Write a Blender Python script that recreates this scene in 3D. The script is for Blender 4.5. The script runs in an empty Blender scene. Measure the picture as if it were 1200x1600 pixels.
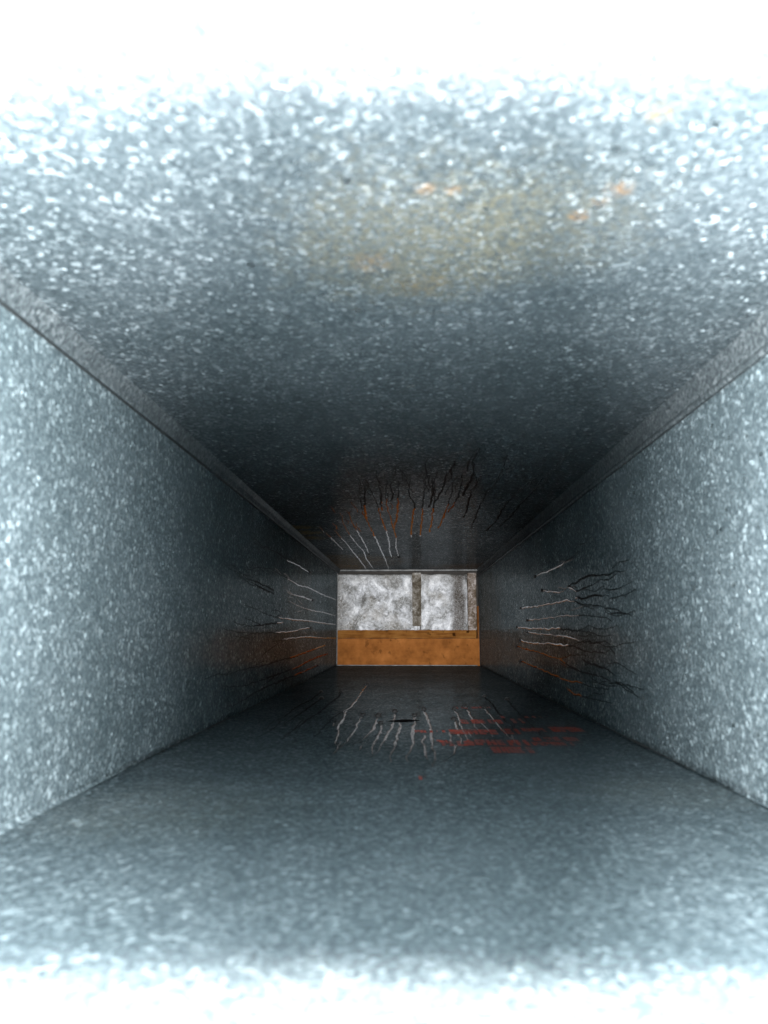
import bpy, bmesh, math, random
from mathutils import Vector, Matrix, noise
random.seed(7)
sc = bpy.context.scene
COL = sc.collection

# ------------------------------------------------------------------ camera, world, lamps, exposure
cam_d = bpy.data.cameras.new('camera')
cam = bpy.data.objects.new('camera', cam_d); COL.objects.link(cam)
cam_d.sensor_fit = 'VERTICAL'; cam_d.sensor_height = 36.0; cam_d.lens = 27.0
cam_d.clip_start = 0.005; cam_d.clip_end = 20
cam.rotation_euler = (math.radians(90 + 8.7641), 0, math.radians(1.7926))
cam_d.dof.use_dof = True; cam_d.dof.focus_distance = 1.15
cam_d.dof.aperture_fstop = 27.0 / 1.9          # a phone's small pupil
sc.camera = cam

w = bpy.data.worlds.new('World'); sc.world = w; w.use_nodes = True
w.node_tree.nodes['Background'].inputs[0].default_value = (0.75, 0.9, 1.0, 1)
w.node_tree.nodes['Background'].inputs[1].default_value = 0.05

COOL = (0.86, 0.955, 1.0)
def lamp(name, kind, loc, direction, power, color, **kw):
    d = bpy.data.lights.new(name, kind); d.energy = power; d.color = color
    for k, v in kw.items(): setattr(d, k, v)
    o = bpy.data.objects.new(name, d); COL.objects.link(o); o.location = loc
    o.rotation_euler = Vector(direction).to_track_quat('-Z', 'Y').to_euler()
    return o
# the phone's torch: a hot centre down the duct
lamp('phone_torch', 'SPOT', (0.012, -0.004, 0.006), (0, 1, 0.012), 142, (0.97, 0.98, 1.0),
     spot_size=math.radians(21), spot_blend=1.0, shadow_soft_size=0.004)
# added lamps at the open end, one washing each of the four near walls
UP, DN, SL, SR = 10.8, 15.0, 23.5, 34.0
def spread(t): return 2 * math.atan(t)
for n_, l_, d_, p_, sx_, t_ in (('up', (0, -0.01, 0.012), (0, 0, 1), UP, 0.05, 4.5), ('down', (0, -0.01, -0.012), (0, 0, -1), DN, 0.06, 8.0),
                                ('left', (0.03, -0.01, 0.01), (-1, 0, 0), SL, 0.03, 3.3), ('right', (-0.03, -0.01, 0.01), (1, 0, 0), SR, 0.03, 3.5)):
    lamp('added_wall_wash', 'AREA', l_, d_, p_, COOL, shape='RECTANGLE', size=sx_, size_y=0.03, spread=spread(t_))
# the burnt-out rim: two added lamps whose cone edges bound the white bands
RU, RD = 30.0, 46.0
lamp('added_rim_light', 'SPOT', (0, 0, 0.004), (0, -0.126, 0.180), RU, (1.0, 0.985, 0.97), spot_size=math.radians(180), spot_blend=0.07, shadow_soft_size=0.003)
lamp('added_rim_light', 'SPOT', (0, 0, -0.004), (0, -0.070, -0.196), RD, (1.0, 0.985, 0.97), spot_size=math.radians(180), spot_blend=0.05, shadow_soft_size=0.003)

sc.view_settings.view_transform = 'Standard'; sc.view_settings.look = 'None'
sc.view_settings.exposure = 0.0; sc.view_settings.gamma = 1.0
sc.cycles.use_denoising = True
sc.cycles.max_bounces = 8; sc.cycles.glossy_bounces = 6; sc.cycles.diffuse_bounces = 4
sc.cycles.sample_clamp_indirect = 2.0
sc.cycles.caustics_reflective = True

# ------------------------------------------------------------------ node helpers
class NT:
    def __init__(s, name):
        s.m = bpy.data.materials.new(name); s.m.use_nodes = True
        s.t = s.m.node_tree; s.n = s.t.nodes; s.b = s.n['Principled BSDF']
        s.pos = s.n.new('ShaderNodeNewGeometry').outputs['Position']
        s.nrm = s.pos.node.outputs['Normal']
    def lk(s, a, b): s.t.links.new(a, b)
    def put(s, sock, v):
        if hasattr(v, 'is_output'): s.lk(v, sock)
        elif v is not None: sock.default_value = v
    def math(s, op, a, b=None, c=None, clamp=False):
        n = s.n.new('ShaderNodeMath'); n.operation = op; n.use_clamp = clamp
        s.put(n.inputs[0], a); s.put(n.inputs[1], b); s.put(n.inputs[2], c)
        return n.outputs[0]
    def vec(s, op, a, b=None):
        n = s.n.new('ShaderNodeVectorMath'); n.operation = op
        s.put(n.inputs[0], a); s.put(n.inputs[1], b)
        return n.outputs['Value'] if op in ('DISTANCE', 'LENGTH', 'DOT_PRODUCT') else n.outputs['Vector']
    def scale(s, a, k):
        n = s.n.new('ShaderNodeVectorMath'); n.operation = 'SCALE'
        s.put(n.inputs[0], a); s.put(n.inputs['Scale'], k); return n.outputs['Vector']
    def noise(s, sc_, det=4, rough=0.55, vec=None, dist=0.0):
        n = s.n.new('ShaderNodeTexNoise'); s.lk(vec or s.pos, n.inputs['Vector'])
        n.inputs['Scale'].default_value = sc_; n.inputs['Detail'].default_value = det
        n.inputs['Roughness'].default_value = rough; n.inputs['Distortion'].default_value = dist
        return n.outputs['Fac']
    def voro(s, sc_, vec=None, feature='F1'):
        n = s.n.new('ShaderNodeTexVoronoi'); n.feature = feature
        s.lk(vec or s.pos, n.inputs['Vector']); n.inputs['Scale'].default_value = sc_
        return n
    def ramp(s, fac, stops, interp='LINEAR'):
        n = s.n.new('ShaderNodeValToRGB'); r = n.color_ramp; r.interpolation = interp
        while len(r.elements) < len(stops): r.elements.new(0.5)
        for e, (p, c) in zip(r.elements, stops):
            e.position = p; e.color = (c, c, c, 1) if isinstance(c, (int, float)) else (*c, 1)
        s.put(n.inputs[0], fac); return n.outputs[0]
    def mix(s, f, a, b, blend='MIX'):
        n = s.n.new('ShaderNodeMix'); n.data_type = 'RGBA'; n.blend_type = blend
        s.put(n.inputs[0], f)
        for i, v in ((6, a), (7, b)):
            if isinstance(v, tuple): v = (*v, 1) if len(v) == 3 else v
            s.put(n.inputs[i], v)
        return n.outputs[2]
    def sep(s, v):
        n = s.n.new('ShaderNodeSeparateXYZ'); s.lk(v, n.inputs[0]); return n.outputs
    def comb(s, x, y, z):
        n = s.n.new('ShaderNodeCombineXYZ')
        for i, v in enumerate((x, y, z)): s.put(n.inputs[i], v)
        return n.outputs[0]
    def bump(s, h, strength=0.5, dist=0.001, normal=None):
        n = s.n.new('ShaderNodeBump'); n.inputs['Strength'].default_value = strength
        n.inputs['Distance'].default_value = dist; s.lk(h, n.inputs['Height'])
        if normal is not None: s.lk(normal, n.inputs['Normal'])
        s.lk(n.outputs[0], s.b.inputs['Normal']); return n.outputs[0]
    def set(s, **kw):
        for k, v in kw.items():
            k = {'color': 'Base Color', 'rough': 'Roughness', 'metal': 'Metallic', 'spec': 'Specular IOR Level', 'normal': 'Normal'}.get(k, k)
            if isinstance(v, tuple) and len(v) == 3: v = (*v, 1)
            s.put(s.b.inputs[k], v)

GLO = 0.62
def galvanized(name, stains=(), spangle=1.0, tint=(1, 1, 1)):
    s = NT(name)
    # zinc crystals: a quiet base of fine flakes, with scattered bright flakes of two sizes
    rot = s.n.new('ShaderNodeVectorRotate'); rot.rotation_type = 'EULER_XYZ'; rot.inputs['Rotation'].default_value = (0.53, 0.71, 0.37); s.lk(s.pos, rot.inputs['Vector']); rp = rot.outputs[0]
    v0 = s.voro(700, rp); r0 = s.sep(v0.outputs['Color'])
    nw = s.n.new('ShaderNodeTexNoise'); s.lk(s.pos, nw.inputs['Vector']); nw.inputs['Scale'].default_value = 700
    wp = s.vec('ADD', rp, s.scale(s.vec('SUBTRACT', nw.outputs['Color'], (0.5, 0.5, 0.5)), 0.0030))
    v1 = s.voro(720, wp); v2 = s.voro(430, wp); r1 = s.sep(v1.outputs['Color']); r2 = s.sep(v2.outputs['Color'])
    cl = s.math('MULTIPLY', s.math('SUBTRACT', s.noise(70, 4, 0.65), 0.5), 0.26)
    def flakes(r, lo, hi):             # angular cells; a few very bright, many faintly bright
        return s.math('MULTIPLY', s.ramp(s.math('ADD', r[0], cl), [(lo, 0.0), (hi, 1.0)]), s.math('ADD', 0.35, s.math('MULTIPLY', r[1], 0.65)))
    hot = s.math('MAXIMUM', flakes(r1, 0.80, 1.00), flakes(r2, 0.90, 1.00))
    hot = s.math('MULTIPLY', hot, spangle)
    tilt = s.scale(s.vec('SUBTRACT', v0.outputs['Color'], (0.5, 0.5, 0.5)), 0.22 * spangle)
    tilt = s.vec('ADD', tilt, s.scale(s.vec('SUBTRACT', v2.outputs['Color'], (0.5, 0.5, 0.5)), s.math('MULTIPLY', hot, 1.3)))
    nn = s.vec('NORMALIZE', s.vec('ADD', s.nrm, tilt))
    col = s.ramp(r0[1], [(0.0, (0.080, 0.092, 0.100)), (0.6, (0.155, 0.173, 0.183)), (1.0, (0.27, 0.292, 0.305))])
    col = s.mix(hot, col, (0.80, 0.83, 0.85))
    big = s.noise(14, 5, 0.6)
    col = s.mix(1.0, col, s.ramp(big, [(0.3, (0.74, 0.77, 0.77)), (0.7, (1.05, 1.05, 1.05))]), 'MULTIPLY')
    col = s.mix(1.0, col, tint, 'MULTIPLY')
    metal = s.math('SUBTRACT', 0.80, s.math('MULTIPLY', big, 0.10))
    for (cx, cy, cz, rad, c, amt, sc_) in stains:
        d = s.vec('DISTANCE', s.pos, (cx, cy, cz))
        fall = s.math('SUBTRACT', 1.0, s.math('DIVIDE', d, rad), clamp=True)
        nz = s.math('ADD', s.math('MULTIPLY', s.noise(sc_, 6, 0.7, dist=1.2), 0.55), s.math('MULTIPLY', s.noise(sc_ * 5, 5, 0.75), 0.45))
        m = s.ramp(s.math('ADD', s.math('MULTIPLY', fall, 0.45), s.math('SUBTRACT', nz, 0.5)), [(0.10, 0.0), (0.30, amt)])
        m = s.math('MULTIPLY', s.math('MULTIPLY', m, s.math('GREATER_THAN', fall, 0.001)), s.math('ADD', 0.25, s.math('MULTIPLY', s.math('GREATER_THAN', r1[2], 0.42), 0.75)))
        col = s.mix(m, col, c)
        metal = s.math('MULTIPLY', metal, s.math('SUBTRACT', 1.0, s.math('MULTIPLY', m, 0.6)))
    rough = s.math('ADD', 0.11, s.math('ADD', s.math('MULTIPLY', hot, 0.15), s.math('MULTIPLY', s.noise(30, 4), 0.10)))
    # dull weathered zinc: half scattering, half reflecting (no bright rim at grazing angles)
    nb = s.bump(s.noise(900, 3), 0.12, 0.0004, nn)
    df = s.n.new('ShaderNodeBsdfDiffuse'); gl = s.n.new('ShaderNodeBsdfAnisotropic'); mx = s.n.new('ShaderNodeMixShader')
    s.lk(s.mix(1.0, col, (0.85, 0.85, 0.85), 'MULTIPLY'), df.inputs['Color'])
    s.lk(s.mix(1.0, col, (GLO, GLO, GLO), 'MULTIPLY'), gl.inputs['Color']); s.lk(rough, gl.inputs['Roughness'])
    s.lk(nb, df.inputs['Normal'])
    ng = s.vec('NORMALIZE', s.vec('ADD', s.nrm, s.scale(s.vec('SUBTRACT', nb, s.nrm), 0.22)))
    s.lk(ng, gl.inputs['Normal'])
    s.lk(s.math('MULTIPLY', metal, 0.7), mx.inputs[0]); s.lk(df.outputs[0], mx.inputs[1]); s.lk(gl.outputs[0], mx.inputs[2])
    s.lk(mx.outputs[0], s.n['Material Output'].inputs['Surface']); s.n.remove(s.b)
    return s.m

def film(name, color, rough, nscale=80, var=0.25):       # a thin flat film: mirror-like, without a bright rim
    s = NT(name); nz = s.noise(nscale, 4); gl = s.n.new('ShaderNodeBsdfAnisotropic')
    s.lk(s.ramp(nz, [(0.3, tuple(c * (1 - var) for c in color)), (0.7, tuple(c * (1 + var) for c in color))]), gl.inputs['Color'])
    gl.inputs['Roughness'].default_value = rough
    s.lk(gl.outputs[0], s.n['Material Output'].inputs['Surface']); s.n.remove(s.b)
    return s.m

def plain(name, color, rough=0.5, metal=0.0, nscale=200, var=0.25, bump=0.2, bdist=0.0005):
    s = NT(name); nz = s.noise(nscale, 5)
    lo = tuple(c * (1 - var) for c in color); hi = tuple(min(1, c * (1 + var)) for c in color)
    s.set(color=s.ramp(nz, [(0.3, lo), (0.7, hi)]), rough=rough, metal=metal)
    if bump: s.bump(nz, bump, bdist)
    return s.m

ZT, ZB, XL, XR, YN, YF = 0.130, -0.074, -0.153, 0.152, -0.03, 1.660
TAN, RUST, BROWN = (0.25, 0.19, 0.10), (0.38, 0.17, 0.05), (0.28, 0.15, 0.05)
M_TOP = galvanized('galvanized_top', [
    (0.004, 0.245, ZT, 0.075, TAN, 0.42, 70), (0.045, 0.238, ZT, 0.06, TAN, 0.22, 90),
    (0.055, 0.229, ZT, 0.005, RUST, 0.52, 220), (0.0638, 0.2145, ZT, 0.007, RUST, 0.35, 260), (0.060, 0.221, ZT, 0.005, RUST, 0.31, 300),
    (0.0055, 0.212, ZT, 0.005, RUST, 0.43, 250), (0.014, 0.213, ZT, 0.004, RUST, 0.39, 250), (0.0646, 0.180, ZT, 0.006, (0.35, 0.20, 0.06), 0.5, 150),
    (0.006, 0.276, ZT, 0.015, (0.26, 0.17, 0.075), 0.40, 130), (-0.012, 0.258, ZT, 0.012, RUST, 0.21, 200),
    (-0.140, 0.97, ZT, 0.035, (0.44, 0.32, 0.15), 0.95, 60), (-0.142, 1.02, ZT, 0.04, (0.46, 0.34, 0.16), 0.98, 60), (-0.143, 1.08, ZT, 0.04, (0.34, 0.25, 0.12), 0.8, 60), (-0.150, 1.45, ZT, 0.20, (0.20, 0.125, 0.05), 0.6, 18), (-0.150, 1.60, ZT, 0.12, (0.26, 0.16, 0.06), 0.6, 22), (0.14, 1.60, ZT, 0.14, BROWN, 0.4, 30)])
M_SIDE = galvanized('galvanized_side', [(XL, 1.1, -0.02, 0.25, BROWN, 0.2, 18), (XR, 1.45, -0.045, 0.26, BROWN, 0.2, 18)], 0.85, (1.28, 1.35, 1.35))  # browns low on both walls paint in the orange board's reflection
M_BOT = galvanized('galvanized_bottom', [(-0.10, 0.34, ZB, 0.09, (0.22, 0.21, 0.17), 0.22, 30), (0.12, 0.38, ZB, 0.07, (0.22, 0.21, 0.17), 0.2, 30)], 0.6, (0.96, 1.02, 1.03))
M_SEAM = galvanized('galvanized_seam', (), 0.45, (0.98, 0.94, 0.92))
M_WET = film('wet_film', (0.46, 0.47, 0.48), 0.10)
M_BROWN_REFL = film('brown_reflection', (0.30, 0.115, 0.03), 0.16, 150, 0.35)  # brown colour paints in the mirrored orange board
M_DARK_REFL = film('dark_reflection', (0.042, 0.044, 0.046), 0.28, 200, 0.4)  # dark colour paints in the mirrored unlit duct
M_BEAD = plain('dark_bead', (0.012, 0.012, 0.012), 0.35, 0.0, 300, 0.3, 0.0)
M_GAP = plain('dark_joint', (0.010, 0.010, 0.010), 0.8, 0.0, 300, 0.3, 0.3)

# ------------------------------------------------------------------ object helpers
def link(name, me, parent=None, base=(0, 0, 0)):
    o = bpy.data.objects.new(name, me); COL.objects.link(o)
    if parent: o.parent = parent
    return o
def mesh(name, verts, faces, mats, parent=None, smooth=False, fm=None, off=(0, 0, 0)):
    me = bpy.data.meshes.new(name)
    me.from_pydata([(v[0] - off[0], v[1] - off[1], v[2] - off[2]) for v in verts], [], faces)
    for m in (mats if isinstance(mats, (list, tuple)) else [mats]): me.materials.append(m)
    if fm: me.polygons.foreach_set('material_index', fm)
    if smooth: me.polygons.foreach_set('use_smooth', [True] * len(me.polygons))
    me.update(); me.validate()
    return link(name, me, parent)
def tag(o, label, cat=None, group=None, kind=None):
    if label: o['label'] = label
    if cat: o['category'] = cat
    if group: o['group'] = group
    if kind: o['kind'] = kind
    return o

DUCT_BASE = (0.0, 0.0, ZB)
duct = bpy.data.objects.new('galvanized_duct', None); COL.objects.link(duct); duct.location = DUCT_BASE
tag(duct, 'long rectangular galvanized steel air duct with spangled wet walls and rusty stains', 'air duct')

# oil-canning of the sheet metal: a few tenths of a millimetre along the wall's normal
def sag(wall, u, y):
    k = {'top': 3.1, 'bottom': 17.7, 'left': 31.3, 'right': 47.9}[wall]
    a = noise.noise(Vector((u * 9 + k, y * 4.5, k)))
    b = noise.noise(Vector((u * 30 + k, y * 12, k + 9)))
    edge = 1.0
    lo, hi = (XL, XR) if wall in ('top', 'bottom') else (ZB, ZT)
    t = (u - lo) / (hi - lo); edge = max(0.0, min(1.0, 4 * t * (1 - t) * 1.6))
    return (0.00075 * a + 0.00012 * b) * edge
def on_wall(wall, u, y, h=0.0):        # h: height off the sheet, into the duct
    d = sag(wall, u, y) + h
    if wall == 'top': return (u, y, ZT - d)
    if wall == 'bottom': return (u, y, ZB + d)
    if wall == 'left': return (XL + d, y, u)
    return (XR - d, y, u)

def panel(wall, mat):
    lo, hi = (XL - 0.003, XR + 0.003) if wall in ('top', 'bottom') else (ZB, ZT)
    nu, ny = 40, 150
    V, Fc = [], []
    for j in range(ny + 1):
        y = YN + (YF - YN) * j / ny
        for i in range(nu + 1):
            V.append(on_wall(wall, lo + (hi - lo) * i / nu, y))
    n = nu + 1

    for j in range(ny):
        for i in range(nu):
            f = (j * n + i, j * n + i + 1, (j + 1) * n + i + 1, (j + 1) * n + i)
            Fc.append(f[::-1] if wall in ('top', 'left') else f)
    o = mesh('duct_panel', V, Fc, mat, duct, True, off=DUCT_BASE)
    s = o.modifiers.new('thickness', 'SOLIDIFY'); s.thickness = 0.0008; s.offset = -1.0
    return o
PANEL = {}
for wname, m in (('top', M_TOP), ('bottom', M_BOT), ('left', M_SIDE), ('right', M_SIDE)):
    PANEL[wname] = panel(wname, m)
tag(PANEL['top'], 'upper duct panel with tan and orange rust stains')
tag(PANEL['bottom'], 'lower duct panel with faded red print')

# profile swept down the duct (x, z points), gently wavering
def sweep(name, prof, mat, parent, y0=YN, y1=YF, n=60, wob=0.0004, seed=0, closed=True):
    V, Fc = [], []; k = len(prof)
    for j in range(n + 1):
        y = y0 + (y1 - y0) * j / n
        dx = wob * noise.noise(Vector((seed, y * 7, 1.3))); dz = wob * noise.noise(Vector((seed + 5, y * 7, 4.1)))
        V += [(x + dx, y, z + dz) for x, z in prof]
    for j in range(n):
        for i in range(k if closed else k - 1):
            a, b = j * k + i, j * k + (i + 1) % k
            Fc.append((a, b, b + k, a + k))
    if closed: Fc += [tuple(range(k))[::-1], tuple(n * k + i for i in range(k))]
    o = mesh(name, V, Fc, mat, parent, off=DUCT_BASE)
    bm = bmesh.new(); bm.from_mesh(o.data); bmesh.ops.recalc_face_normals(bm, faces=bm.faces); bm.to_mesh(o.data); bm.free()
    return o
# left upper lock seam: sloping strip whose hemmed lower edge stands off the wall over a dark slot
sl = sweep('corner_seam', [(-0.1450, 0.1312), (-0.1478, 0.1255), (-0.1491, 0.1217), (-0.1496, 0.1208), (-0.1506, 0.1212), (-0.1502, 0.1262), (-0.1505, 0.1312)], M_SEAM, duct, seed=2)
# right upper lock seam: upright strip with a thin rolled lip below it
sr = sweep('corner_seam', [(0.1478, 0.1310), (0.1492, 0.1262), (0.1498, 0.1182), (0.1494, 0.1174), (0.1488, 0.1168), (0.1486, 0.1154), (0.1490, 0.1142), (0.1498, 0.1140), (0.1506, 0.1146), (0.1508, 0.1310)], M_SEAM, duct, seed=4)
for pf, sd in (([(-0.1508, 0.1215), (-0.1508, 0.1232), (-0.1545, 0.1232), (-0.1545, 0.1215)], 2), ([(0.1509, 0.1149), (0.1509, 0.1167), (0.1540, 0.1167), (0.1540, 0.1149)], 4)):
    sweep('seam_slot', pf, M_GAP, sl if sd == 2 else sr, seed=sd)
# lower corners: the open joint between wall and floor sheet
def joint(x0, y0, y1, sgn, sd):
    V, Fc = [], []
    n = 70
    for j in range(n + 1):
        y = y0 + (y1 - y0) * j / n; wv = 0.0010 * (0.55 + 0.45 * noise.noise(Vector((sd, y * 18, 0.2)))) * min(1, 6 * j / n, 4 * (n - j) / n + 0.2)
        V += [(x0 - sgn * 0.0002, y, ZB + wv * 1.5), (x0 + sgn * wv * 0.8, y, ZB + wv * 0.6), (x0 + sgn * wv * 1.8, y, ZB - 0.0002)]
    for j in range(n):
        for i in range(2):
            a = j * 3 + i; Fc.append((a, a + 1, a + 4, a + 3) if sgn > 0 else (a, a + 3, a + 4, a + 1))
    return mesh('corner_joint', V, Fc, M_GAP, duct, off=DUCT_BASE)
joint(XL, 0.45, 1.28, 1, 3); joint(XR, 0.40, 1.20, -1, 8)

# the turned-in end of the duct
def bar(x0, x1, y0, y1, z0, z1):
    return [(x0, y0, z0), (x1, y0, z0), (x1, y1, z0), (x0, y1, z0), (x0, y0, z1), (x1, y0, z1), (x1, y1, z1), (x0, y1, z1)]
BF = [(3, 2, 1, 0), (4, 5, 6, 7), (0, 1, 5, 4), (1, 2, 6, 5), (2, 3, 7, 6), (3, 0, 4, 7)]
def bars(name, lst, mat, parent, off=DUCT_BASE, bevel=0.0):
    V, Fc = [], []
    for b in lst:
        k = len(V); V += bar(*b); Fc += [tuple(k + i for i in f) for f in BF]
    o = mesh(name, V, Fc, mat, parent, off=off)
    if bevel:
        m = o.modifiers.new('bevel', 'BEVEL'); m.width = bevel; m.segments = 2
    return o
M_LIP = plain('bright_zinc_edge', (0.045, 0.045, 0.043), 0.5, 0.3, 90, 0.9, 0.2)
bars('end_lip', [(-0.153, 0.152, 1.6575, 1.6605, 0.1262, 0.1302)], M_LIP, duct, bevel=0.0006)
bars('end_lip', [(-0.153, 0.146, 1.6580, 1.6605, -0.0742, -0.0722)], M_LIP, duct, bevel=0.0004)
bars('end_lip', [(-0.1532, -0.1512, 1.6580, 1.6605, -0.0722, 0.1255)], M_LIP, duct, bevel=0.0004)
bars('end_lip', [(0.1508, 0.1522, 1.6580, 1.6605, -0.0742, 0.1255)], M_GAP, duct, bevel=0.0003)

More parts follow.
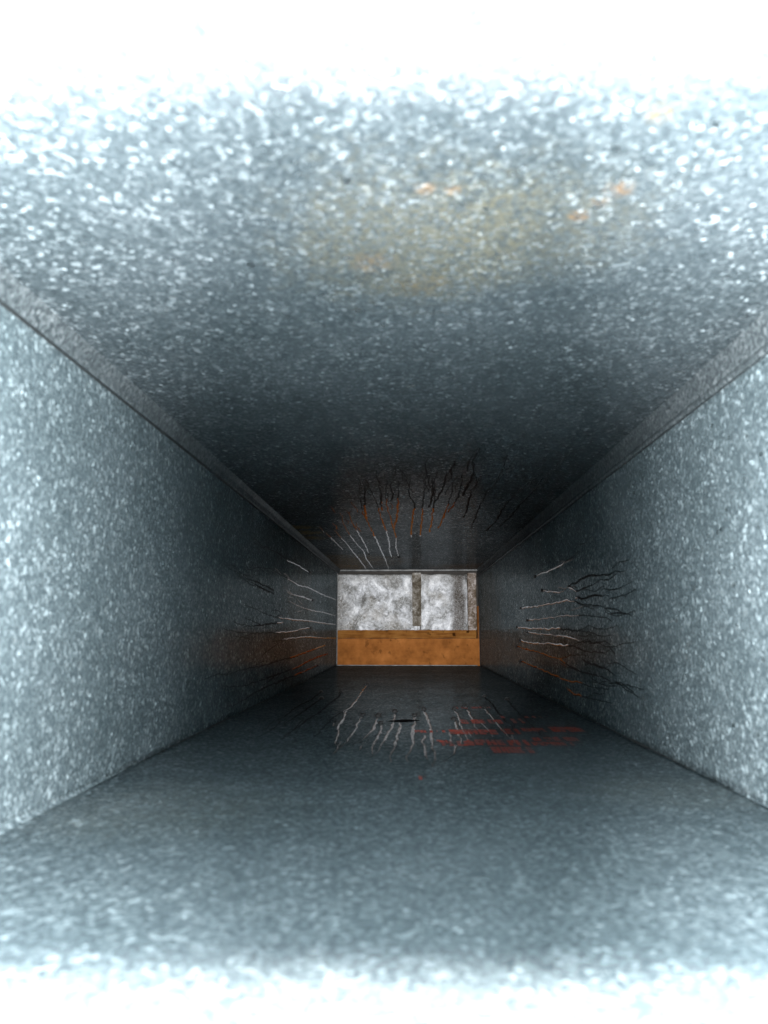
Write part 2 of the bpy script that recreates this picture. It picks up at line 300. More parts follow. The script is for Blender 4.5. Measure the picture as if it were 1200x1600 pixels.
# the lower corners near the mouth: sheet bent on a small radius
def fillet(sgn, x0, y1, sd):
    r = 0.0030; pf = [(x0, ZB - 0.0003), (x0 - sgn * 0.0003, ZB)] if False else []
    arc = [(x0 + sgn * (r - r * math.sin(math.radians(a))) , ZB + r - r * math.cos(math.radians(a))) for a in (0, 18, 36, 54, 72, 90)]
    pf = arc + [(x0 - sgn * 0.0004, ZB - 0.0004)]
    o = sweep('bent_corner', pf, M_SIDE, duct, YN, y1, 40, 0.0003, sd)
    for v in o.data.vertices:          # dies away into the plain corner
        f = max(0.02, min(1.0, (y1 - v.co.y) / 0.14)); v.co.x = x0 + (v.co.x - x0) * f; v.co.z *= f
    for p in o.data.polygons: p.use_smooth = len(p.vertices) == 4 and abs(p.normal.y) < 0.5
fillet(1, XL, 0.44, 21); fillet(-1, XR, 0.39, 23)
TRAILS = {
 'top': [
  (0, [(-0.1058, 1.2447), (-0.108, 1.1344), (-0.1102, 1.0208)]),
  (0, [(-0.0898, 1.6414), (-0.0905, 1.3973), (-0.0924, 1.2761), (-0.0933, 1.1476), (-0.095, 1.0529), (-0.0958, 0.9914)]),
  (0, [(-0.0744, 1.6419), (-0.0767, 1.417), (-0.0738, 1.261), (-0.0783, 1.161), (-0.0801, 1.0321), (-0.0799, 0.9371), (-0.075, 0.8653)]),
  (1, [(-0.0672, 1.3177), (-0.0658, 1.1747), (-0.0665, 1.0991), (-0.067, 1.012), (-0.068, 0.9205), (-0.0662, 0.851)]),
  (0, [(-0.0415, 1.6429), (-0.042, 1.4181), (-0.0447, 1.2029), (-0.0459, 1.0881), (-0.0477, 0.9834), (-0.0492, 0.8967), (-0.0507, 0.8444), (-0.0482, 0.7854), (-0.0458, 0.7234), (-0.0441, 0.6887)]),
  (0, [(-0.0492, 0.8967), (-0.0469, 0.8239), (-0.0429, 0.7619), (-0.0407, 0.6984)]),
  (1, [(-0.029, 1.3899), (-0.0306, 1.278), (-0.0277, 1.1245), (-0.0285, 1.0033), (-0.0305, 0.9134), (-0.0317, 0.8521), (-0.0322, 0.7859), (-0.0339, 0.7344), (-0.0347, 0.6938), (-0.0346, 0.6751)]),
  (1, [(-0.0166, 1.3718), (-0.019, 1.2037), (-0.0165, 1.089), (-0.0186, 0.9843), (-0.0198, 0.8976), (-0.0218, 0.8247), (-0.0219, 0.7742), (-0.0192, 0.7457), (-0.0201, 0.7089), (-0.0204, 0.6895)]),
  (0, [(-0.0186, 0.9843), (-0.013, 0.8978), (-0.0109, 0.825), (-0.0096, 0.7687), (-0.009, 0.7246), (-0.0072, 0.6805)]),
  (0, [(-0.0278, 0.8313), (-0.0276, 0.7681), (-0.0255, 0.7346), (-0.026, 0.6989)]),
  (0, [(-0.0174, 0.7685), (-0.0143, 0.735), (-0.0158, 0.6992), (-0.0148, 0.6757)]),
  (0, [(0.0047, 1.0782), (0.0048, 0.9485), (0.006, 0.8533), (0.0076, 0.7933), (0.002, 0.7464), (0.0006, 0.7096), (0.0015, 0.6762)]),
  (0, [(0.0174, 1.0674), (0.0168, 0.9488), (0.0165, 0.8395), (0.0156, 0.7637), (0.0155, 0.71), (0.0153, 0.6812)]),
  (0, [(0.0291, 1.0201), (0.0284, 0.8939), (0.0273, 0.8002), (0.0263, 0.724), (0.0239, 0.6754)]),
  (0, [(0.0233, 0.8107), (0.0245, 0.7154), (0.0218, 0.6754)]),
  (0, [(0.0392, 0.9798), (0.0416, 0.8943), (0.0424, 0.8007), (0.0421, 0.7332), (0.0399, 0.6684)]),
  (0, [(0.0282, 0.7798), (0.0321, 0.7156), (0.0329, 0.6399)]),
  (0, [(0.0447, 0.8451), (0.0486, 0.7905), (0.0492, 0.7247), (0.0479, 0.6614)]),
  (0, [(0.0646, 0.8886), (0.0643, 0.8229), (0.0612, 0.7613), (0.0608, 0.7165), (0.0618, 0.6766)]),
  (0, [(0.0535, 0.7425), (0.0546, 0.6764), (0.0548, 0.6273)]),
  (0, [(0.0814, 0.9812), (0.0779, 0.8701), (0.0759, 0.7813), (0.0744, 0.7169), (0.0784, 0.6848)]),
  (0, [(0.103, 1.0141), (0.1066, 0.9232), (0.1023, 0.8241), (0.1029, 0.7626), (0.1046, 0.7179)]),
  (0, [(0.1164, 0.9745), (0.1188, 0.8839), (0.1166, 0.803), (0.118, 0.7268), (0.1205, 0.671)]),
 ],
 'left': [
  (1, [(0.0891, 1.1845), (0.0901, 1.0782), (0.0886, 0.963), (0.09, 0.8954), (0.0884, 0.8369)]),
  (0, [(0.0648, 1.6371), (0.063, 1.4187), (0.0644, 1.2615), (0.0652, 1.1645), (0.0626, 1.0688), (0.0644, 0.987), (0.0659, 0.9167), (0.0675, 0.8396), (0.0635, 0.7817), (0.0576, 0.7315)]),
  (1, [(0.0475, 1.2294), (0.048, 1.1234), (0.0471, 1.0225), (0.047, 0.9681)]),
  (0, [(0.0447, 0.875), (0.0471, 0.8268), (0.0484, 0.7702), (0.0481, 0.7268)]),
  (0, [(0.0306, 1.6232), (0.0321, 1.4004), (0.0313, 1.2313), (0.0328, 1.1115), (0.0358, 1.0126), (0.0371, 0.9798)]),
  (0, [(0.0411, 0.8755), (0.0426, 0.8199), (0.0461, 0.764)]),
  (0, [(0.0119, 1.6251), (0.0132, 1.3412), (0.0144, 1.1704), (0.0145, 1.0381), (0.0145, 0.9325), (0.016, 0.8462), (0.0201, 0.7873), (0.0224, 0.7361)]),
  (1, [(0.004, 1.2101), (0.0018, 1.1018), (-0.0017, 1.0171), (-0.0023, 0.9346), (-0.0028, 0.8486), (-0.003, 0.7454)]),
  (0, [(0.01, 0.9427), (0.0079, 0.8797), (0.0053, 0.803), (0.0042, 0.7268)]),
  (0, [(-0.0161, 1.6454), (-0.014, 1.4271), (-0.0114, 1.2701), (-0.0095, 1.1585), (-0.0105, 0.9856), (-0.0124, 0.8908)]),
  (0, [(-0.0267, 1.4285), (-0.03, 1.2723), (-0.0327, 1.1469), (-0.0348, 1.0441), (-0.0351, 0.9581), (-0.036, 0.8852), (-0.0368, 0.8227), (-0.0357, 0.7437), (-0.0364, 0.6689)]),
  (0, [(-0.0432, 1.4757), (-0.0447, 1.3098), (-0.0468, 1.1776), (-0.0503, 1.07), (-0.0506, 0.96), (-0.0511, 0.8871), (-0.0516, 0.7965), (-0.0509, 0.7227), (-0.047, 0.6517)]),
  (1, [(-0.0585, 1.3113), (-0.059, 1.1941), (-0.0599, 1.0711), (-0.0596, 0.9813), (-0.0608, 0.9055), (-0.0599, 0.8405), (-0.0609, 0.7844), (-0.0636, 0.7356), (-0.0656, 0.6826)]),
 ],
 'right': [
  (1, [(0.0635, 0.9219), (0.0646, 0.8674), (0.0637, 0.8152), (0.0644, 0.7686), (0.0669, 0.7332), (0.0679, 0.7012)]),
  (0, [(0.0421, 0.741), (0.0424, 0.7119), (0.0446, 0.676), (0.0449, 0.6439), (0.0421, 0.5972)]),
  (0, [(0.0412, 0.7378), (0.0355, 0.7069), (0.036, 0.6665), (0.0378, 0.6351)]),
  (1, [(0.045, 0.8785), (0.0416, 0.8275), (0.038, 0.7844), (0.0377, 0.7625)]),
  (0, [(0.0291, 0.7081), (0.0273, 0.6791), (0.0286, 0.6519), (0.0272, 0.6087)]),
  (1, [(0.0296, 1.0466), (0.0287, 0.9553), (0.0282, 0.8835), (0.0282, 0.8134), (0.029, 0.7467), (0.0258, 0.7086), (0.0221, 0.6744), (0.0197, 0.6383), (0.0182, 0.6058)]),
  (1, [(0.0129, 0.9928), (0.0128, 0.9057), (0.0137, 0.841), (0.0135, 0.7851), (0.0143, 0.7493), (0.0128, 0.7297), (0.0133, 0.6988), (0.0117, 0.6447), (0.0104, 0.6027)]),
  (1, [(0.0044, 1.0901), (0.0026, 0.9948), (0.0019, 0.9077), (0.0014, 0.8432), (0.0023, 0.7871), (0.0006, 0.7692), (0.0009, 0.745), (-0.0001, 0.7071), (-0.0013, 0.6731), (-0.0024, 0.6422), (-0.005, 0.6054)]),
  (1, [(-0.0023, 0.9957), (-0.0042, 0.9088), (-0.0051, 0.8359), (-0.0058, 0.7885), (-0.0059, 0.7462), (-0.0084, 0.7026), (-0.0102, 0.6587), (-0.0104, 0.6338), (-0.0125, 0.598)]),
  (1, [(-0.0141, 1.0642), (-0.0159, 0.9636), (-0.0156, 0.9011), (-0.0132, 0.8458), (-0.0149, 0.8132), (-0.0145, 0.7219), (-0.0175, 0.687), (-0.0176, 0.6448), (-0.0171, 0.6075)]),
  (1, [(-0.0225, 1.098), (-0.0243, 0.9879), (-0.026, 0.8934), (-0.0284, 0.8236), (-0.0278, 0.7851), (-0.0245, 0.7495)]),
  (0, [(-0.0288, 0.7926), (-0.0326, 0.7509), (-0.0358, 0.7075), (-0.0362, 0.6581), (-0.0361, 0.6152)]),
  (1, [(-0.041, 1.0638), (-0.0427, 0.9798), (-0.0447, 0.8968), (-0.0463, 0.8269), (-0.048, 0.7604), (-0.0463, 0.7035), (-0.0466, 0.6548), (-0.0453, 0.6213)]),
  (0, [(-0.0256, 0.6884), (-0.0277, 0.6516), (-0.0299, 0.601)]),
  (0, [(-0.0542, 0.7615), (-0.0584, 0.7297), (-0.0566, 0.6774)]),
 ],
 'bottom': [
  (1, [(-0.1059, 0.9458), (-0.1056, 0.8445), (-0.1098, 0.7659), (-0.1073, 0.6818)]),
  (1, [(-0.0955, 0.8585), (-0.0972, 0.7908), (-0.0971, 0.708), (-0.0991, 0.6466)]),
  (1, [(-0.0818, 0.9465), (-0.0792, 0.8856), (-0.0813, 0.8085), (-0.0814, 0.7222), (-0.0848, 0.6584), (-0.0853, 0.6052), (-0.0879, 0.5599)]),
  (1, [(-0.0565, 1.0797), (-0.0571, 0.9546), (-0.0564, 0.8557), (-0.0564, 0.7837), (-0.059, 0.7372), (-0.0625, 0.7091), (-0.0648, 0.6591), (-0.0656, 0.6058), (-0.0662, 0.5691)]),
  (0, [(-0.0584, 0.73), (-0.0557, 0.6712), (-0.0555, 0.616), (-0.0507, 0.5696), (-0.0497, 0.5296)]),
  (1, [(-0.0407, 0.6927), (-0.0412, 0.6268), (-0.0403, 0.5786), (-0.0418, 0.5374), (-0.043, 0.5017)]),
  (1, [(-0.0264, 0.6868), (-0.0271, 0.6545), (-0.0264, 0.607), (-0.0288, 0.5702), (-0.032, 0.5377)]),
  (1, [(-0.0227, 0.6348), (-0.0205, 0.5976), (-0.0216, 0.562), (-0.0227, 0.5231), (-0.0238, 0.5023)]),
  (1, [(-0.0127, 0.7272), (-0.0122, 0.6725), (-0.0125, 0.6174), (-0.015, 0.5707), (-0.0174, 0.5233), (-0.0193, 0.4895)]),
  (0, [(-0.0085, 0.6494), (-0.0062, 0.6126), (-0.0084, 0.5542), (-0.0092, 0.5028), (-0.0119, 0.4716)]),
  (1, [(0.0053, 0.6942), (0.0045, 0.6282), (0.0023, 0.5712), (0.0026, 0.5239), (0.0014, 0.4966), (-0.0015, 0.4719)]),
  (1, [(0.0142, 0.7458), (0.0156, 0.6844), (0.0166, 0.6286), (0.0172, 0.5876), (0.0154, 0.5554), (0.0158, 0.5267), (0.014, 0.5071), (0.0166, 0.4919), (0.0154, 0.472), (0.0145, 0.4563)]),
  (0, [(0.0117, 0.563), (0.011, 0.5442), (0.0095, 0.53), (0.0106, 0.5038), (0.0098, 0.4773)]),
  (1, [(0.0377, 0.6654), (0.0368, 0.6196), (0.036, 0.5798), (0.036, 0.5413), (0.0341, 0.5206)]),
  (0, [(0.03, 0.5796), (0.0284, 0.5447), (0.0293, 0.5204), (0.0309, 0.5124), (0.0282, 0.4864), (0.0247, 0.4723)]),
  (1, [(0.0435, 0.7522), (0.0433, 0.6941), (0.0413, 0.6443), (0.041, 0.6014), (0.0405, 0.5678), (0.0406, 0.5415)]),
  (1, [(0.0552, 0.7669), (0.055, 0.7191), (0.0543, 0.677), (0.0543, 0.6551), (0.0511, 0.6107)]),
  (1, [(0.0852, 0.8859), (0.085, 0.7959), (0.0808, 0.7154), (0.0788, 0.6499), (0.0799, 0.6163)]),
  (1, [(0.073, 0.7613), (0.0718, 0.6744), (0.0707, 0.6055), (0.0698, 0.5671)]),
  (1, [(0.1062, 0.8482), (0.1004, 0.7461), (0.0974, 0.6626), (0.0951, 0.5962), (0.0982, 0.5506)]),
 ],
}
PRINT = [
  (0.0332, 0.0804, 0.758, 0.7768, 0.35),
  (0.0426, 0.0761, 0.6315, 0.6671, 0.8),
  (0.0848, 0.0938, 0.6327, 0.6732, 0.8),
  (0.0789, 0.1207, 0.6729, 0.6927, 0.4),
  (0.0044, 0.0455, 0.577, 0.592, 0.45),
  (0.0296, 0.0653, 0.5669, 0.5992, 1),
  (0.0665, 0.0811, 0.568, 0.6042, 0.8),
  (0.0843, 0.1035, 0.5825, 0.6086, 1),
  (0.1066, 0.1306, 0.5831, 0.6172, 1),
  (0.0163, 0.0261, 0.522, 0.54, 0.5),
  (0.0215, 0.0427, 0.5118, 0.5379, 1),
  (0.0388, 0.0814, 0.5151, 0.5446, 0.9),
  (0.0846, 0.1056, 0.5367, 0.5555, 0.6),
  (0.1006, 0.1155, 0.5372, 0.5593, 1),
  (0.0813, 0.1081, 0.5164, 0.5337, 1),
  (0.0516, 0.0771, 0.4843, 0.5128, 1),
  (0.0029, 0.0094, 0.4002, 0.4122, 0.35),
]

# ------------------------------------------------------------------ runs of water down the walls
def trail(wall, pts, bead, seed, thin=1.0):
    rnd = random.Random(seed)
    # resample
    P = [Vector(p) for p in pts]; S = []
    for a, b in zip(P, P[1:]):
        n = max(1, int((b - a).length / 0.004))
        S += [a.lerp(b, i / n) for i in range(n)]
    S.append(P[-1]); n = len(S)
    if n < 3: return
    # soften the corners
    for _ in range(2):
        S = [S[0]] + [(S[i - 1] + S[i] * 2 + S[i + 1]) / 4 for i in range(1, n - 1)] + [S[-1]]
    base = thin * 0.00145 * rnd.uniform(0.8, 1.25)
    j1, j2 = rnd.uniform(-0.05, 0.05), rnd.uniform(-0.06, 0.06)
    def kind(p):                       # clean wet film, or brown and dark reflections painted in by depth
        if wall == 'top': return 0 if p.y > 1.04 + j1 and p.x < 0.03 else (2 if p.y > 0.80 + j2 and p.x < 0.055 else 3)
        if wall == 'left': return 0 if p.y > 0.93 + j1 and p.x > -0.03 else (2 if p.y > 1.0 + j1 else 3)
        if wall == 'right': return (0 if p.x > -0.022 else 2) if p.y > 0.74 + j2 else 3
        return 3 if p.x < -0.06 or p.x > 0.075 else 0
    V, Fc, FM = [], [], []
    prof = [(-1.0, -0.0001), (-0.6, 0.00016), (0.0, 0.00026), (0.6, 0.00016), (1.0, -0.0001)]
    for i, p in enumerate(S):
        t = i / (n - 1)
        wob = 0.0011 * noise.noise(Vector((seed * 3.7, p.y * 55, 0.3))) + 0.0006 * noise.noise(Vector((seed * 1.7, p.y * 150, 7.3)))
        wd = base * (0.75 + 0.55 * noise.noise(Vector((seed * 9.1, p.y * 60, 2.2)))) * (1.0 if t < 0.6 else 1.0 - 0.75 * (t - 0.6) / 0.4)
        wd = max(wd, 0.0004)
        for q, h in prof: V.append(on_wall(wall, p.x + wob + q * wd, p.y, h if h < 0 else h))
    for i in range(n - 1):
        for k in range(4):
            a = i * 5 + k; f = (a, a + 1, a + 6, a + 5)
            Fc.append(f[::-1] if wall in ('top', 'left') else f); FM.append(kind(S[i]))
    if bead:
        k0 = len(V); p = S[0]; r = (0.0020 if wall in ('left', 'right') else 0.0026) * rnd.uniform(0.85, 1.25)
        rings, seg = 4, 10
        for a in range(rings + 1):
            th = math.pi / 2 * a / rings
            for b in range(seg):
                ph = 2 * math.pi * b / seg
                V.append(on_wall(wall, p.x + r * 1.05 * math.cos(th) * math.cos(ph), p.y + 0.002 + 1.9 * r * math.cos(th) * math.sin(ph), -0.0002 + 1.05 * r * math.sin(th)))
        for a in range(rings):
            for b in range(seg):
                i0 = k0 + a * seg + b; i1 = k0 + a * seg + (b + 1) % seg
                Fc.append((i0, i1, i1 + seg, i0 + seg)); FM.append(1)
    o = mesh('water_trail', V, Fc, [M_WET, M_BEAD, M_BROWN_REFL, M_DARK_REFL], PANEL[wall], True, FM, off=DUCT_BASE)
    return o
sd = 0
for wall in ('top', 'left', 'right', 'bottom'):
    for bead, pts in TRAILS[wall]:
        sd += 1
        a, b = Vector(pts[-2]), Vector(pts[-1]); rn = random.Random(sd * 13)
        if b.y < 0.95: pts = pts + [tuple(b + (b - a).normalized() * 0.02 + Vector((rn.uniform(-.004, .004), 0)))]      # thinning away towards the mouth
        trail(wall, pts, bead, sd)
        # fainter rivulets that leave the run and wander on towards the mouth
        for q in range(2 if wall != 'bottom' else 1):
            k = rn.randrange(len(pts) // 2, len(pts)); p = Vector(pts[k]); d = (Vector(pts[-1]) - Vector(pts[0])).normalized()
            x = p.x + rn.uniform(-0.006, 0.006); y = p.y; out = [(x, y)]
            for _ in range(rn.randint(2, 3)):
                y -= rn.uniform(0.018, 0.034); x += d.x / max(0.2, -d.y) * 0.02 + rn.uniform(-0.0035, 0.0035); out.append((x, y))
            if wall in ('left', 'right') and not ZB + 0.01 < x < ZT - 0.02: continue
            if wall in ('top', 'bottom') and not XL + 0.02 < x < XR - 0.02: continue
            if wall == 'bottom' and out[-1][1] < 0.47: continue
            trail(wall, out, 0, sd * 31 + q, rn.uniform(0.3, 0.5))

# ------------------------------------------------------------------ faded red mill print on the floor sheet
s = NT('red_print')
nz = s.noise(420, 4); nz2 = s.noise(90, 3)
worn = s.ramp(s.math('ADD', s.math('MULTIPLY', nz, 0.5), s.math('MULTIPLY', nz2, 0.5)), [(0.42, 0.10), (0.57, 0.95)])
col = s.mix(worn, s.ramp(nz, [(0.3, (0.33, 0.032, 0.014)), (0.7, (0.55, 0.060, 0.027))]), (0.12, 0.075, 0.07))
s.set(color=col, rough=0.6, spec=0.1)
M_RED = s.m
def print_marks():
    V, Fc = [], []; rnd = random.Random(11)
    for (x0, x1, y0, y1, wgt) in PRINT:
        x = x0; y0, y1 = min(y0, y1), max(y0, y1); ym = (y0 + y1) / 2; y0, y1 = ym + (y0 - ym) * 0.8, ym + (y1 - ym) * 0.8
        while x < x1:
            lw = rnd.uniform(0.0035, 0.0075); x2 = min(x + lw, x1)
            # each letter is a few stamped strokes: uprights and crossbars
            st = []
            t = min(0.0024, (x2 - x) * 0.45)
            st.append((x, x + t, y0, y1))
            if rnd.random() < 0.7: st.append((x2 - t, x2, y0 + (y1 - y0) * rnd.choice((0, 0, 0.4)), y1))
            for f in (0.0, 0.38, 0.76):
                if rnd.random() < 0.85: st.append((x + t, x2 - t, y0 + f * (y1 - y0), y0 + (f + 0.24) * (y1 - y0)))
            for (a, b, c, d) in st:
                if b <= a or rnd.random() > wgt * 0.95 + 0.12: continue
                n = 3; k = len(V)
                for i in range(n + 1):
                    yy = c + (d - c) * i / n; e = 0.0003
                    V.append(on_wall('bottom', a + rnd.uniform(-e, e), yy + rnd.uniform(-e, e) * 3, 0.0001 + 0.00004 * len(st)))
                    V.append(on_wall('bottom', b + rnd.uniform(-e, e), yy + rnd.uniform(-e, e) * 3, 0.0001 + 0.00004 * len(st)))
                for i in range(n): Fc.append((k + 2 * i, k + 2 * i + 1, k + 2 * i + 3, k + 2 * i + 2))
            x = x2 + rnd.uniform(0.0003, 0.0009)
    o = mesh('printed_lettering', V, Fc, M_RED, PANEL['bottom'], off=DUCT_BASE)
    o['kind'] = 'stuff'
print_marks()

# ------------------------------------------------------------------ what closes the far end
def fluffy(name, x0, x1, z0, z1, y, mat, amp, seed, nx=150, nz_=120):
    V, Fc = [], []
    for j in range(nz_ + 1):
        for i in range(nx + 1):
            a, b = i / nx, j / nz_
            x, z = x0 + (x1 - x0) * a, z0 + (z1 - z0) * b
            p = Vector((x * 22 + seed, z * 22, seed * 1.3))
            h = noise.fractal(p, 0.9, 2.1, 6, noise_basis='PERLIN_ORIGINAL')
            rdg = 1 - abs(noise.fractal(p * 2.3 + Vector((9, 3, 1)), 0.8, 2.2, 4))
            e = min(a, 1 - a, b, 1 - b) * 2; rim = min(1.0, (e * 6)) ** 0.5
            V.append((x + 0.0015 * noise.noise(p * 4) * 1.0, y - amp * (0.6 * h + 0.5 * rdg) * rim, z + 0.002 * noise.noise(p * 3.1 + Vector((4, 4, 4)))))
    n = nx + 1
    for j in range(nz_):
        for i in range(nx): Fc.append((j * n + i, j * n + i + 1, (j + 1) * n + i + 1, (j + 1) * n + i))
    k = len(V); per = [i for i in range(n)] + [j * n + nx for j in range(1, nz_ + 1)] + [nz_ * n + i for i in range(nx - 1, -1, -1)] + [j * n for j in range(nz_ - 1, 0, -1)]
    for i in per: V.append((V[i][0], y + 0.07, V[i][2]))
    m = len(per)
    for i in range(m): Fc.append((per[i], k + i, k + (i + 1) % m, per[(i + 1) % m]))
    Fc.append(tuple(k + i for i in range(m)))
    base = ((x0 + x1) / 2, y + 0.035, z0)
    o = mesh(name, V, Fc, mat, None, True, off=base); o.location = base
    # loose curling fibres lifted off the face
    FV, FF = [], []; rn = random.Random(int(seed * 10))
    for _ in range(230):
        i, j = rn.randrange(3, nx - 3), rn.randrange(3, nz_ - 3); p = V[j * n + i]
        if p[0] > 0.088: continue
        x, yy, z = p[0], p[1] - 0.0015, p[2]; ang = rn.uniform(0, 6.28); cv = rn.uniform(-0.9, 0.9); L = rn.uniform(0.0012, 0.0030); wd = rn.uniform(0.00012, 0.00032); k = len(FV)
        for q in range(7):
            t = 1 - abs(q / 3 - 1) * 0.8
            nxv, nzv = -math.sin(ang) * wd * t, math.cos(ang) * wd * t
            lift = 0.002 * math.sin(q / 6 * math.pi)
            FV += [(x + nxv, yy - lift, z + nzv), (x - nxv, yy - lift - 0.0002, z - nzv)]
            x += math.cos(ang) * L; z += math.sin(ang) * L; ang += cv * rn.uniform(0.3, 1.0)
            x = min(max(x, x0 + .002), x1 - .002); z = min(max(z, z0 + .002), z1 - .002)
        FF += [(k + 2 * q, k + 2 * q + 1, k + 2 * q + 3, k + 2 * q + 2) for q in range(6)]
    tag(mesh('loose_fibres', FV, FF, M_FIB, o, off=base), None, kind='stuff')
    return o
def fleece(name, dirt, stain_x=None):
    s = NT(name)
    a = s.noise(26, 7, 0.66, dist=0.8); b = s.noise(130, 6, 0.7, dist=1.5); c = s.noise(600, 3, 0.7)
    t = s.math('ADD', s.math('MULTIPLY', a, 0.75), s.math('MULTIPLY', b, 0.25))
    col = s.ramp(t, [(0.35, (0.05, 0.044, 0.033)), (0.44, (0.22, 0.22, 0.21)), (0.53, (0.56, 0.57, 0.59)), (0.63, (0.96, 0.97, 0.98))])
    col = s.mix(s.ramp(s.noise(17, 4, 0.6), [(0.52, 0.0), (0.66, dirt)]), col, (0.20, 0.17, 0.12))
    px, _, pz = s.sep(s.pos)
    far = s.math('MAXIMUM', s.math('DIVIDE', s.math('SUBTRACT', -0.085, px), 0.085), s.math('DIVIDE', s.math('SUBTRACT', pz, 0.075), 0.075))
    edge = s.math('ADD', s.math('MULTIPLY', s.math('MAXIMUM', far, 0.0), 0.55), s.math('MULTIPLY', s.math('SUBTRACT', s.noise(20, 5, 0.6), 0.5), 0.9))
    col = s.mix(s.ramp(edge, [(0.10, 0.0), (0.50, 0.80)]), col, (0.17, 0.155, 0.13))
    if stain_x:
        x = s.sep(s.pos)[0]
        m = s.math('SUBTRACT', 1.0, s.math('DIVIDE', s.math('ABSOLUTE', s.math('SUBTRACT', x, stain_x)), 0.030), clamp=True)
        m = s.ramp(s.math('MULTIPLY', m, s.math('ADD', 0.40, s.noise(22, 3))), [(0.25, 0.0), (0.70, 0.92)])
        col = s.mix(m, col, (0.05, 0.036, 0.022))
    col = s.mix(s.ramp(c, [(0.45, 0.0), (0.75, 0.5)]), col, (0.92, 0.93, 0.95))
    s.set(color=col, rough=0.95, spec=0.1)
    s.bump(s.math('ADD', b, s.math('MULTIPLY', c, 0.4)), 1.0, 0.004)
    return s.m
M_FIB = plain('pale_fibre', (0.80, 0.81, 0.83), 0.9, 0.0, 90, 0.35, 0.0)
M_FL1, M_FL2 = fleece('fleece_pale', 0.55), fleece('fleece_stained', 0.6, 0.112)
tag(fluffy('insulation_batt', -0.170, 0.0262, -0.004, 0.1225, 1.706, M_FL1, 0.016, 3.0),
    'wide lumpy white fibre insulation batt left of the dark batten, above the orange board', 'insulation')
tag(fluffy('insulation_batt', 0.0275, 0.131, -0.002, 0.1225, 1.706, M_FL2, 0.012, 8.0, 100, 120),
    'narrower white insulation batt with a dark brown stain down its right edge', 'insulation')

def wood(name, c0, c1, c2, axis, knots=0.0, gr=1.0, grain=0.55):
    s = NT(name)
    x, y, z = s.sep(s.pos)
    v = s.comb(s.math('MULTIPLY', x, 12 if axis == 'x' else 160), y, s.math('MULTIPLY', z, 160 if axis == 'x' else 12))
    g = s.noise(1.6 * gr, 6, 0.6, vec=v, dist=0.4); b = s.noise(40, 5, 0.6); k = s.noise(75, 2, 0.5)
    col = s.ramp(s.math('ADD', s.math('MULTIPLY', g, grain), s.math('MULTIPLY', b, 1 - grain)), [(0.32, c0), (0.5, c1), (0.68, c2)])
    col = s.mix(s.ramp(k, [(0.62, 0.0), (0.72, knots)]), col, tuple(q * 0.3 for q in c0))
    s.set(color=col, rough=0.95, spec=0.03)
    s.bump(g, 0.25, 0.0006)
    return s.m
M_BOARD = wood('orange_board', (0.115, 0.041, 0.010), (0.20, 0.073, 0.018), (0.27, 0.104, 0.028), 'x', 0.5, 0.5, 0.2)
M_RAIL = wood('rail_wood', (0.06, 0.020, 0.004), (0.15, 0.060, 0.014), (0.23, 0.11, 0.03), 'x', 0.9)
M_POST = wood('post_wood', (0.07, 0.027, 0.008), (0.12, 0.046, 0.014), (0.17, 0.072, 0.025), 'z', 0.4)
def batten_mat(name, stops):
    s = NT(name); a = s.noise(55, 6, 0.7, dist=0.6); b = s.noise(300, 4, 0.7)
    t = s.math('ADD', s.math('MULTIPLY', a, 0.7), s.math('MULTIPLY', b, 0.3))
    s.set(color=s.ramp(t, stops), rough=0.9, spec=0.15)
    s.bump(t, 0.8, 0.002); return s.m
M_BAT = batten_mat('dirty_batten', [(0.34, (0.015, 0.011, 0.007)), (0.46, (0.075, 0.062, 0.045)), (0.56, (0.20, 0.185, 0.165)), (0.68, (0.50, 0.50, 0.49))])
M_BAT2 = batten_mat('grimy_batten', [(0.36, (0.02, 0.013, 0.008)), (0.47, (0.105, 0.078, 0.055)), (0.56, (0.24, 0.205, 0.185)), (0.68, (0.55, 0.52, 0.50))])

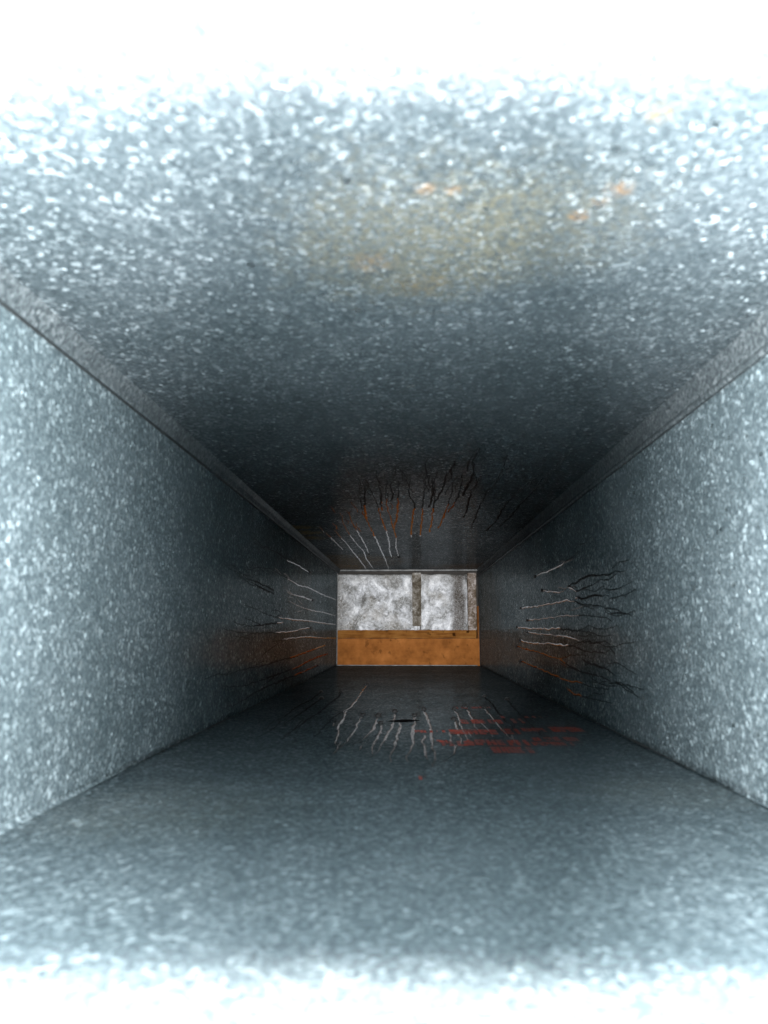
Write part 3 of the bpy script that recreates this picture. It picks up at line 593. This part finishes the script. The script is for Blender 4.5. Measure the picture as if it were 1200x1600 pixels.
def piece(name, x0, x1, y0, y1, z0, z1, mat, label, cat, bevel=0.001, rough=0.0006, seed=1, group=None):
    # a sawn piece: a bevelled box with slightly uneven faces
    bm = bmesh.new(); bmesh.ops.create_cube(bm, size=1.0)
    for v in bm.verts: v.co = Vector(((v.co.x + .5) * (x1 - x0) + x0, (v.co.y + .5) * (y1 - y0) + y0, (v.co.z + .5) * (z1 - z0) + z0))
    bmesh.ops.bevel(bm, geom=list(bm.edges), offset=bevel, segments=2, affect='EDGES')
    long_ = 'x' if (x1 - x0) > (z1 - z0) else 'z'
    es = [e for e in bm.edges if abs((e.verts[0].co - e.verts[1].co).x if long_ == 'x' else (e.verts[0].co - e.verts[1].co).z) > 0.01]
    bmesh.ops.subdivide_edges(bm, edges=es, cuts=28, use_grid_fill=True)
    for v in bm.verts:
        p = v.co * 60 + Vector((seed * 7, seed, 0))
        v.co += Vector((noise.noise(p), 0.5 * noise.noise(p + Vector((9, 1, 1))), noise.noise(p + Vector((3, 8, 2))))) * rough
    base = Vector(((x0 + x1) / 2, (y0 + y1) / 2, z0))
    for v in bm.verts: v.co -= base
    me = bpy.data.meshes.new(name); bm.to_mesh(me); bm.free(); me.materials.append(mat)
    o = link(name, me); o.location = base
    return tag(o, label, cat, group)
piece('fibre_board', -0.175, 0.1535, 1.664, 1.676, -0.095, -0.0172, M_BOARD, 'smooth orange brown board across the bottom of the duct end', 'board', rough=0.0003, seed=2)
piece('wooden_rail', -0.175, 0.1455, 1.667, 1.684, -0.0164, 0.0005, M_RAIL, 'thin yellowish knotty wooden rail lying on top of the orange board', 'rail', rough=0.0016, seed=5)
piece('wooden_batten', 0.0090, 0.0282, 1.668, 1.688, 0.009, 0.1235, M_BAT, 'narrow dirty grey brown batten upright between the two insulation batts', 'batten', seed=7)
piece('wooden_batten', 0.1290, 0.1470, 1.672, 1.692, 0.0005, 0.1235, M_BAT2, 'grimy upright batten at the right edge of the stained insulation', 'batten', seed=9)
piece('wooden_post', 0.1478, 0.1650, 1.668, 1.720, -0.0168, 0.052, M_POST, 'short orange wooden post in the right corner of the duct end above the board', 'post', seed=4)
M_DARK = plain('dark_cavity_wall', (0.03, 0.026, 0.022), 0.9, 0, 60, 0.4, 0.4)
def backing():
    V = bar(-0.30, 0.30, 1.80, 1.83, -0.25, 0.30); o = mesh('wall', V, BF, M_DARK)
    tag(o, None, None, None, 'structure')
backing()

# a pressed crease in the floor sheet: a flat lens of bent metal
def crease(cx, cy, lx, ly, h):
    V, Fc = [], []; n = 14
    for i in range(n + 1):
        a = -1 + 2 * i / n; wv = ly * (1 - a * a)
        for q, hh in ((-1, -0.0001), (-0.35, h), (0.5, h * 0.6), (1, -0.0001)):
            V.append(on_wall('bottom', cx + a * lx, cy + 0.004 * a + q * wv, hh * (1 - a * a) if hh > 0 else hh))
    for i in range(n):
        for k in range(3):
            j = i * 4 + k; Fc.append((j, j + 4, j + 5, j + 1))
    mesh('crease', V, Fc, M_CREASE_SHADE, PANEL['bottom'], True, off=DUCT_BASE)
M_CREASE_SHADE = film('crease_shade', (0.045, 0.047, 0.05), 0.25)  # dark colour paints in the shade of the crease
crease(-0.004, 0.655, 0.014, 0.011, 0.0012)
